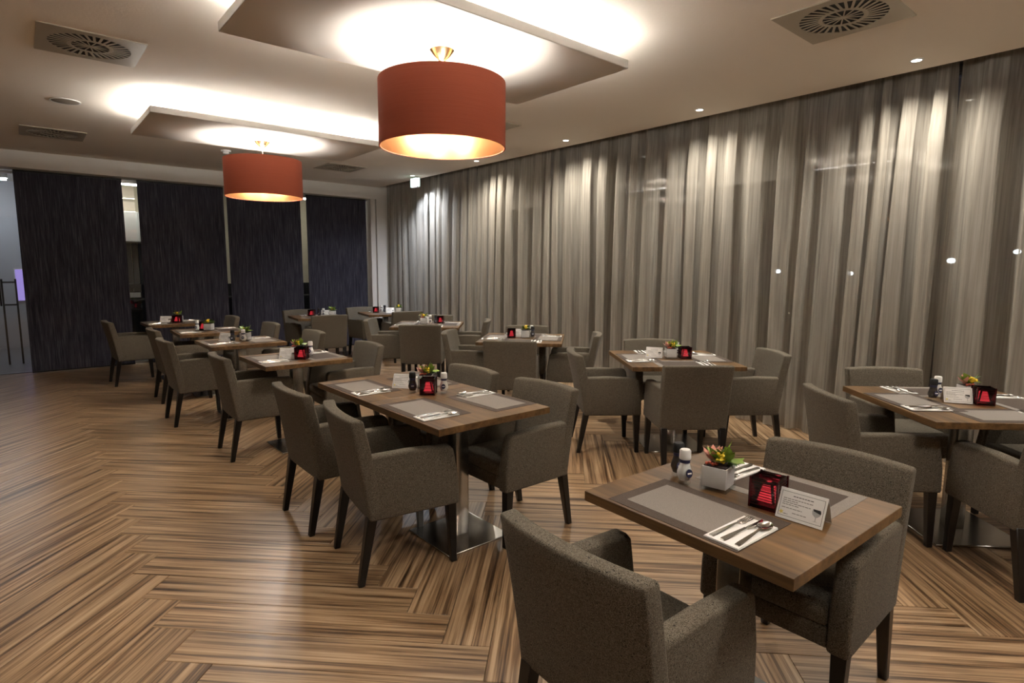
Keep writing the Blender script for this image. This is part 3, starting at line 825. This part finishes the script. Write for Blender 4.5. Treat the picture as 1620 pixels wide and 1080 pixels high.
def spoon_bowl():
    V, Fc = [], []
    n, w = 12, 9
    for layer in (0, 1):
        for i in range(n + 1):
            t = i / n; y = 0.03 + 0.066 * t
            hw = 0.0205 * math.sin(PI * min(max(t, 0.03), 0.985)) ** 0.62
            for j in range(w):
                s = (j / (w - 1)) * 2 - 1
                z = 0.0085 - 0.0075 * math.sin(PI * t) ** 0.7 * (1 - s * s) - 0.004 * (1 - t) * t + layer * 0.0014
                V.append((hw * s, y, z))
    o = (n + 1) * w
    for i in range(n):
        for j in range(w - 1):
            a = i * w + j
            Fc.append((a, a + w, a + w + 1, a + 1)); Fc.append((o + a, o + a + 1, o + a + w + 1, o + a + w))
        a = i * w; Fc.append((a, o + a, o + a + w, a + w)); a = i * w + w - 1; Fc.append((a, a + w, o + a + w, o + a))
    for j in range(w - 1):
        Fc.append((j, j + 1, o + j + 1, o + j)); e = n * w + j; Fc.append((e, o + e, o + e + 1, e + 1))
    return V, Fc
spoon_me = join('spoon', [ribbon(HAND[:-1] + [(0.034, 0, 0.0042, 0.0075)]), spoon_bowl()], 'cutlery_steel')

def setting(k, side, where, style, inset=0.012, off=0.03, lift=0.0):
    """side: direction (deg, world) from the table centre towards the diner"""
    x, y, r, s, ph = TABLE[k]
    a = math.radians(side)
    d = Vector((math.cos(a), math.sin(a))); right = Vector((d.y, -d.x)) * -1   # the diner's right hand when facing the table
    c = Vector((x, y)) + d * (s / 2 - inset - MATW / 2) - right * off
    rz = a + PI / 2          # local +Y points to the table centre
    border, centre = style
    j = lambda e: random.uniform(-e, e)
    rz_m = rz + math.radians(j(1.5))
    o = tag(link('placemat', border, None, (c.x, c.y, TZ + lift), (0, 0, rz_m)), ('dark-centred grey placemat ' if style is MATB else 'grey-centred dark placemat ') + where + ph, 'placemat', 'placemats')
    link('mat_centre', centre, o)
    rl = right * (MATL / 2 - 0.056)
    nc = c + rl + d * (MATW / 2 - 0.115)
    nz = TZ + 0.002 + lift
    rn = rz + math.radians(j(3))
    tag(link('napkin', nap_me, None, (nc.x, nc.y, nz), (0, 0, rn)), 'folded white napkin ' + where + ph, 'napkin', 'folded napkins')
    for nm, me, dx in (('fork', fork_me, -0.034), ('knife', knife_me, 0.0), ('spoon', spoon_me, 0.034)):
        p = nc + right * dx + d * j(0.006) - d * 0.012
        tag(link(nm, me, None, (p.x, p.y, nz + 0.0043), (0, 0, rn + math.radians(j(3)))), 'steel %s ' % nm + where + ph, nm, 'table cutlery')
A, B = MATA, MATB
ai, cu = 'on the aisle side of ', 'on the curtain side of '
setting('T1', 178, ai, A); setting('T1', -2, cu, B)
setting('T2a', 180, ai, A); setting('T2a', 0, cu, A); setting('T2b', 180, ai, A); setting('T2b', 0, cu, A)
for k, st in (('T3', (A, B)), ('T4', (B, A)), ('T5', (A, B)), ('T6', (A, A))):
    setting(k, 180, ai, st[0]); setting(k, 0, cu, st[1])
for k in ('T10', 'T11'):
    r = TABLE[k][2]
    setting(k, r - 90, 'on the room side of ', B); setting(k, r + 90, 'on the wall side of ', A)
for k, st in (('T12', (A, B, A, B)), ('T13', (B, B, A, A)), ('T14', (B, B, A, A)), ('T8', (A, B, A, B))):
    r = TABLE[k][2]
    for fa, w, s_ in zip((-90, 90, 180, 0), ('on the open-floor side of ', 'on the exit corner side of ', 'on the dark panel side of ', 'on the curtain side of '), st):
        setting(k, r + fa, w, s_, 0.012, 0.0, 0.0019 if fa in (180, 0) else 0.0)

# ------------------------------------------------------------------ centrepieces
# salt / pepper mill
def shaker(fill, cap, label_mat):
    return [('jar', lathe('jar', [(0.0, 0.0), (0.021, 0.0), (0.0225, 0.004), (0.0195, 0.012), (0.022, 0.02), (0.0265, 0.032), (0.0265, 0.042), (0.021, 0.06), (0.0175, 0.074), (0.0175, 0.088), (0.0, 0.088)], 'clear_glass', 22), Z0, Z0,
             [('filling', lathe('filling', [(0.0, 0.013), (0.0185, 0.0135), (0.021, 0.021), (0.0253, 0.032), (0.0253, 0.042), (0.0198, 0.06), (0.0163, 0.074), (0.0163, 0.086), (0, 0.086)], fill, 22), Z0, Z0, None)]),
            ('cap', lathe('cap', [(0.0195, 0.088), (0.0205, 0.092), (0.0195, 0.118), (0.016, 0.1225), (0.0, 0.1232)], cap, 22), Z0, Z0, None),
            ('neck_label', lathe('neck_label', [(0.0179, 0.0755), (0.0179, 0.0865)], label_mat, 22), Z0, Z0, None),
            ('oval_label', new_mesh('oval_label', [(0.0148 * math.cos(a) * 0.85, 0, 0.0148 * math.sin(a)) for a in [2 * PI * q / 20 for q in range(20)]] + [(0.0148 * math.cos(a) * 0.85, 0.003, 0.0148 * math.sin(a)) for a in [2 * PI * q / 20 for q in range(20)]],
                                    [tuple(range(20)), tuple(range(39, 19, -1))] + [(q, 20 + q, 20 + (q + 1) % 20, (q + 1) % 20) for q in range(20)], label_mat), (0, -0.0285, 0.043), (math.radians(-8), 0, 0),
             [('label_band', box('label_band', -0.008, 0.008, -0.0006, 0.0, -0.0025, 0.0025, 'card'), Z0, Z0, None)])]
SALT, PEPPER = shaker('salt', 'white_plastic', 'navy_label'), shaker('pepper', 'black', 'navy_label')

# red candle lantern with ribbed glass
def lantern_parts():
    h, H = 0.042, 0.098
    wall = boxes('glass_body', [(-h, h, -h, -h + 0.004, 0, H), (-h, h, h - 0.004, h, 0, H), (-h, -h + 0.004, -h + 0.004, h - 0.004, 0, H), (h - 0.004, h, -h + 0.004, h - 0.004, 0, H), (-h + 0.004, h - 0.004, -h + 0.004, h - 0.004, 0, 0.012)], 'dark_red_glass')
    V, Fc = [], []
    n = 16
    for i in range(n + 1):
        z = 0.02 + 0.058 * i / n
        w_ = 0.027 - 0.013 * i / n + (0.0018 if i % 2 else -0.001)
        V += [(-w_, -w_, z), (w_, -w_, z), (w_, w_, z), (-w_, w_, z)]
    for i in range(n):
        for k in range(4):
            k2 = (k + 1) % 4; Fc.append((4 * i + k, 4 * i + k2, 4 * i + 4 + k2, 4 * i + 4 + k))
    Fc.append((3, 2, 1, 0))
    glow = new_mesh('lit_glass', V, Fc, 'candle_glow')
    RV, RF = [], []
    for i in range(0, 17, 2):
        z = 0.02 + 0.058 * i / 16; w_ = 0.0275 - 0.013 * i / 16
        for (a0, a1, b0, b1) in ((-w_, w_, -w_ - 0.001, -w_ + 0.001), (-w_, w_, w_ - 0.001, w_ + 0.001), (-w_ - 0.001, -w_ + 0.001, -w_, w_), (w_ - 0.001, w_ + 0.001, -w_, w_)):
            o_ = len(RV); RV += box_vf(a0, a1, b0, b1, z - 0.0007, z + 0.0007); RF += [tuple(q + o_ for q in f) for f in BOXF]
    for sx in (-1, 1):
        for sy in (-1, 1):
            o_ = len(RV)
            wb, wt, e = 0.0275, 0.0145, 0.0035
            RV += [(sx * wb - e, sy * wb - e, 0.02), (sx * wb + e, sy * wb - e, 0.02), (sx * wb + e, sy * wb + e, 0.02), (sx * wb - e, sy * wb + e, 0.02), (sx * wt - e, sy * wt - e, 0.078), (sx * wt + e, sy * wt - e, 0.078), (sx * wt + e, sy * wt + e, 0.078), (sx * wt - e, sy * wt + e, 0.078)]
            RF += [tuple(q + o_ for q in f) for f in BOXF]
    cage = new_mesh('rib_cage', RV, RF, 'ruby_glass')
    posts = [('rib_cage', cage, Z0, Z0, None)] + [('corner_post', box('corner_post', -0.003, 0.003, -0.003, 0.003, 0, H + 0.001, 'ruby_glass'), (sx * h, sy * h, 0), Z0, None) for sx in (-1, 1) for sy in (-1, 1)]
    rib = boxes('rib', [(-h - 0.0012, h + 0.0012, -h - 0.0012, -h, -0.0008, 0.0008), (-h - 0.0012, h + 0.0012, h, h + 0.0012, -0.0008, 0.0008), (-h - 0.0012, -h, -h, h, -0.0008, 0.0008), (h, h + 0.0012, -h, h, -0.0008, 0.0008)], 'ruby_glass')
    return [('glass_body', wall, Z0, Z0, [('rib', rib, (0, 0, 0.012 + 0.0095 * q), Z0, None) for q in range(9)]), ('lit_glass', glow, Z0, Z0, None, 'red glowing ribbed glass'), ('holder_lid', ring_solid('holder_lid', 0.032, 0.010, 0.0785, 0.082, 'ruby_glass', 24), Z0, Z0, None)] + posts
LANTERN = lantern_parts()

# white tent card with printed frame, text lines, a wine glass and a small emblem
def card_parts():
    w, H, tilt = 0.068, 0.092, math.radians(24)
    leafm = box('card_leaf', -w, w, -0.0008, 0.0, 0, H, 'card')
    y = -0.0011
    def bars(bl): return boxes('print', [(a, b, y, -0.0008, c, d) for a, b, c, d in bl], 'ink')
    frame = bars([(-w + 0.006, w - 0.006, 0.0085, 0.0095), (-w + 0.006, w - 0.006, H - 0.010, H - 0.009), (-w + 0.006, -w + 0.007, 0.0085, H - 0.009), (w - 0.007, w - 0.006, 0.0085, H - 0.009)])
    sub = [('printed_frame', frame, Z0, Z0, None)]
    rnd = random.Random(4)
    for z, x0, x1, mt in ((0.072, -0.028, 0.030, 'ink'), (0.062, -0.055, 0.030, 'ink_grey'), (0.056, -0.055, -0.012, 'ink_grey'), (0.050, -0.055, 0.026, 'ink_grey'), (0.044, -0.055, -0.008, 'ink_grey'), (0.034, -0.055, 0.004, 'ink_grey'), (0.022, -0.022, 0.018, 'ink_grey'), (0.0155, -0.046, -0.034, 'ink_grey')):
        bl, x = [], x0
        while x < x1:
            e = min(x1, x + rnd.uniform(0.005, 0.012)); bl.append((x, e, y, -0.0008, z - 0.0011, z + 0.0011)); x = e + 0.0017
        sub.append(('text_line', boxes('text_line', bl, mt), Z0, Z0, None))
    # goblet
    cx = 0.044
    pts = [(0.0105, 0.052), (0.0125, 0.044), (0.0105, 0.036), (0.005, 0.031), (0.0012, 0.029), (0.001, 0.018), (0.008, 0.0165)]
    V, Fc = [], []
    for hw, z in pts: V += [(cx - hw, y, z), (cx + hw, y, z)]
    Fc = [(2 * i, 2 * i + 2, 2 * i + 3, 2 * i + 1) for i in range(len(pts) - 1)]
    sub.append(('wine_glass_print', new_mesh('wine_glass_print', V, Fc, 'ink_pale'), Z0, Z0, None))
    V = [(cx - 0.0105, y - 0.0002, 0.052), (cx - 0.008, y - 0.0002, 0.046), (cx + 0.012, y - 0.0002, 0.0405), (cx + 0.0125, y - 0.0002, 0.045), (cx + 0.0105, y - 0.0002, 0.052)]
    sub.append(('wine_print', new_mesh('wine_print', V, [(0, 1, 2, 3, 4)], 'ink'), Z0, Z0, None))
    V = [(-0.053 + (0.008 if q % 2 else 0.0035) * math.cos(PI * q / 5), y - 0.0002, 0.019 + (0.008 if q % 2 else 0.0035) * math.sin(PI * q / 5)) for q in range(10)]
    sub.append(('emblem_print', new_mesh('emblem_print', V, [tuple(range(10))], 'ink_yellow'), Z0, Z0, None))
    dy = H * math.sin(tilt)
    return [('card_leaf', leafm, (0, -dy, 0), (-tilt, 0, 0), sub), ('card_leaf', leafm, (0, dy, 0), (-tilt, 0, PI), sub)]
CARD = card_parts()

# glass cube pot with white liner and small plants
def pot_parts(kind, seed):
    rnd = random.Random(seed)
    h = 0.046
    glass = boxes('glass_cube', [(-h, h, -h, -h + 0.004, 0, 0.082), (-h, h, h - 0.004, h, 0, 0.082), (-h, -h + 0.004, -h + 0.004, h - 0.004, 0, 0.082), (h - 0.004, h, -h + 0.004, h - 0.004, 0, 0.082), (-h + 0.004, h - 0.004, -h + 0.004, h - 0.004, 0, 0.010)], 'clear_glass')
    liner = box('liner', -h + 0.0045, h - 0.0045, -h + 0.0045, h - 0.0045, 0.0105, 0.0815, 'liner_white', 0.002)
    soil = box('soil', -h + 0.008, h - 0.008, -h + 0.008, h - 0.008, 0.0816, 0.085, 'soil')
    def leafm(name, L_, w, curl, mat):
        V, Fc = [], []
        for i in range(6):
            t = i / 5; hw = w * math.sin(PI * (0.08 + 0.92 * t) ** 0.8) * (1 if i < 5 else 0.05)
            z = curl * t * t; yy = L_ * t
            V += [(-hw, yy, z + 0.25 * hw), (0, yy, z), (hw, yy, z + 0.25 * hw), (0, yy, z + 0.0012)]
        for i in range(5):
            a, b = 4 * i, 4 * i + 4
            Fc += [(a, b, b + 1, a + 1), (a + 1, b + 1, b + 2, a + 2), (a, a + 3, b + 3, b), (a + 3, a + 2, b + 2, b + 3)]
        return new_mesh(name, V, Fc, mat, True, 60)
    L1 = leafm('leaf', 0.068, 0.017, 0.010, 'leaf_green'); L2 = leafm('leaf', 0.055, 0.012, -0.016, 'leaf_deep'); PT = leafm('petal', 0.058, 0.019, 0.016, 'petal_pink')
    fl = lathe('floret', [(0, -0.006), (0.006, -0.003), (0.0065, 0.002), (0.0, 0.006)], 'blossom_yellow', 8)
    be = lathe('berry', [(0, -0.007), (0.006, -0.003), (0.006, 0.003), (0.0, 0.007)], 'berry', 10)
    parts = [('glass_cube', glass, Z0, Z0, None), ('liner', liner, Z0, Z0, None), ('soil', soil, Z0, Z0, None)]
    gx, px = (0.022, -0.018)
    npink, ngreen, nyel = {'mixed': (10, 22, 14), 'green': (0, 24, 5), 'yellow': (0, 12, 26), 'orange': (4, 10, 16)}[kind]
    for q in range(npink):
        a = 2 * PI * q / max(npink, 1) + rnd.uniform(-.2, .2); el = rnd.uniform(0.35, 0.95)
        parts.append(('petal', PT, (px, 0.008, 0.088), (el, 0, a), None))
    for q in range(ngreen):
        a = rnd.uniform(0, 2 * PI); el = rnd.uniform(-0.25, 1.1)
        parts.append(('leaf', rnd.choice([L1, L1, L2]), (gx * (1 if kind == 'mixed' else 0) + rnd.uniform(-.012, .012), rnd.uniform(-.012, .022), 0.086 + rnd.uniform(0, 0.028)), (el, rnd.uniform(-.6, .6), a), None))
    for q in range(nyel):
        parts.append(('floret', fl, (rnd.uniform(-0.012, 0.016) + (0.01 if kind == 'mixed' else 0), -0.026 + rnd.uniform(-.014, .012), 0.118 + rnd.uniform(-.018, .014)), (rnd.uniform(0, 3), rnd.uniform(0, 3), 0), None))
    for q in range(4 if kind in ('mixed', 'orange') else 0):
        parts.append(('berry', be, (-0.03 + 0.011 * q, -0.030, 0.090 + 0.004 * (q % 2)), (1.3, 0, rnd.uniform(-.6, .6)), None))
    return parts
POT = {k: pot_parts(k, i + 3) for i, k in enumerate(('mixed', 'green', 'yellow', 'orange'))}
POTLAB = {'mixed': 'glass pot of pink and green succulents on ', 'green': 'glass pot of small green leaves on ', 'yellow': 'glass pot of yellow blossom on ', 'orange': 'glass pot of orange and yellow flowers on '}
ER, ED = Vector((0.7637, -0.6456)), Vector((0.6456, 0.7637))   # across and along the room's diagonal
def item(kind, k, pos, rz, world_xy=False, plant='mixed'):
    x, y, r, s, ph = TABLE[k]
    p = Vector(pos) if world_xy else Vector((x, y)) + ER * pos[0] + ED * pos[1]
    spec = {'salt': ('salt_shaker', SALT, 'glass salt shaker with white cap on ', 'shaker', 'salt shakers'),
            'pepper': ('pepper_shaker', PEPPER, 'glass pepper shaker with black cap on ', 'shaker', 'pepper shakers'),
            'lantern': ('candle_lantern', LANTERN, 'dark ribbed candle lantern glowing red on ', 'candle holder', 'red candle lanterns'),
            'card': ('tent_card', CARD, 'white printed tent card on ', 'card', 'tent cards'),
            'pot': ('flower_pot', POT[plant], POTLAB[plant], 'plant pot', 'small flower pots')}[kind]
    t = thing(spec[0], spec[2] + ph, spec[3], (p.x, p.y, TZ + (0.0037 if k in ('T8', 'T12', 'T13', 'T14') else 0.0018)), math.radians(rz), spec[4])
    place(spec[1], t)
item('salt', 'T1', (1.735, 1.105), -20, True); item('pepper', 'T1', (1.785, 1.165), -40, True)
item('pot', 'T1', (1.785, 1.005), -80, True, 'mixed'); item('lantern', 'T1', (1.768, 0.820), -85, True); item('card', 'T1', (1.752, 0.703), -88, True)
item('card', 'T2b', (1.80, 3.175), -52, True); item('pepper', 'T2a', (1.765, 3.015), -30, True); item('lantern', 'T2a', (1.815, 2.915), -42, True)
item('pot', 'T2b', (1.90, 3.08), -40, True, 'mixed'); item('salt', 'T2a', (1.905, 2.885), -40, True)
item('card', 'T3', (-0.03, -0.07), -38); item('lantern', 'T3', (0.09, -0.10), -40); item('pot', 'T3', (0.0, 0.05), -40, plant='mixed'); item('salt', 'T3', (0.10, 0.08), -40)
item('card', 'T4', (-0.13, -0.02), -50); item('pepper', 'T4', (-0.03, -0.10), -30); item('salt', 'T4', (0.06, -0.06), -30); item('pot', 'T4', (0.03, 0.05), -40, plant='green')
item('lantern', 'T5', (-0.08, 0.04), -40); item('pot', 'T5', (0.02, -0.02), -40, plant='yellow'); item('salt', 'T5', (-0.10, -0.06), -40)
item('card', 'T6', (-0.10, -0.02), -30); item('lantern', 'T6', (0.06, -0.04), -40); item('pot', 'T6', (0.01, 0.08), -40, plant='orange')
item('lantern', 'T10', (-0.10, 0.04), -40); item('pepper', 'T10', (0.04, -0.03), -40); item('salt', 'T10', (0.10, -0.01), -30); item('card', 'T10', (0.09, 0.14), -20); item('pot', 'T10', (0.22, 0.05), -40, plant='green')
item('lantern', 'T11', (-0.16, 0.02), -40); item('salt', 'T11', (-0.07, 0.02), -40); item('pepper', 'T11', (-0.02, 0.05), -40); item('card', 'T11', (0.08, -0.01), -20); item('pot', 'T11', (0.22, 0.03), -40, plant='yellow')
item('pot', 'T12', (-0.06, 0.0), -40, plant='orange'); item('card', 'T12', (-0.05, 0.15), -30); item('salt', 'T12', (0.03, -0.04), -30); item('pepper', 'T12', (0.10, -0.02), -30); item('lantern', 'T12', (0.15, 0.10), -40)
item('lantern', 'T13', (-0.12, 0.0), -40); item('card', 'T13', (-0.03, 0.10), -40); item('pot', 'T13', (0.03, -0.01), -40, plant='yellow'); item('pepper', 'T13', (0.11, 0.0), -40); item('salt', 'T13', (0.10, 0.10), -40)
item('card', 'T14', (-0.145, 0.03), -60); item('pot', 'T14', (-0.02, -0.02), -42, plant='mixed'); item('lantern', 'T14', (0.10, -0.02), -40); item('salt', 'T14', (0.06, 0.09), -40); item('pepper', 'T14', (0.0, 0.12), -40)
item('pepper', 'T8', (-0.14, 0.06), -40); item('card', 'T8', (-0.04, 0.01), -62); item('lantern', 'T8', (0.07, -0.04), -60); item('pot', 'T8', (0.08, 0.08), -45, plant='orange'); item('salt', 'T8', (-0.05, 0.15), -40)
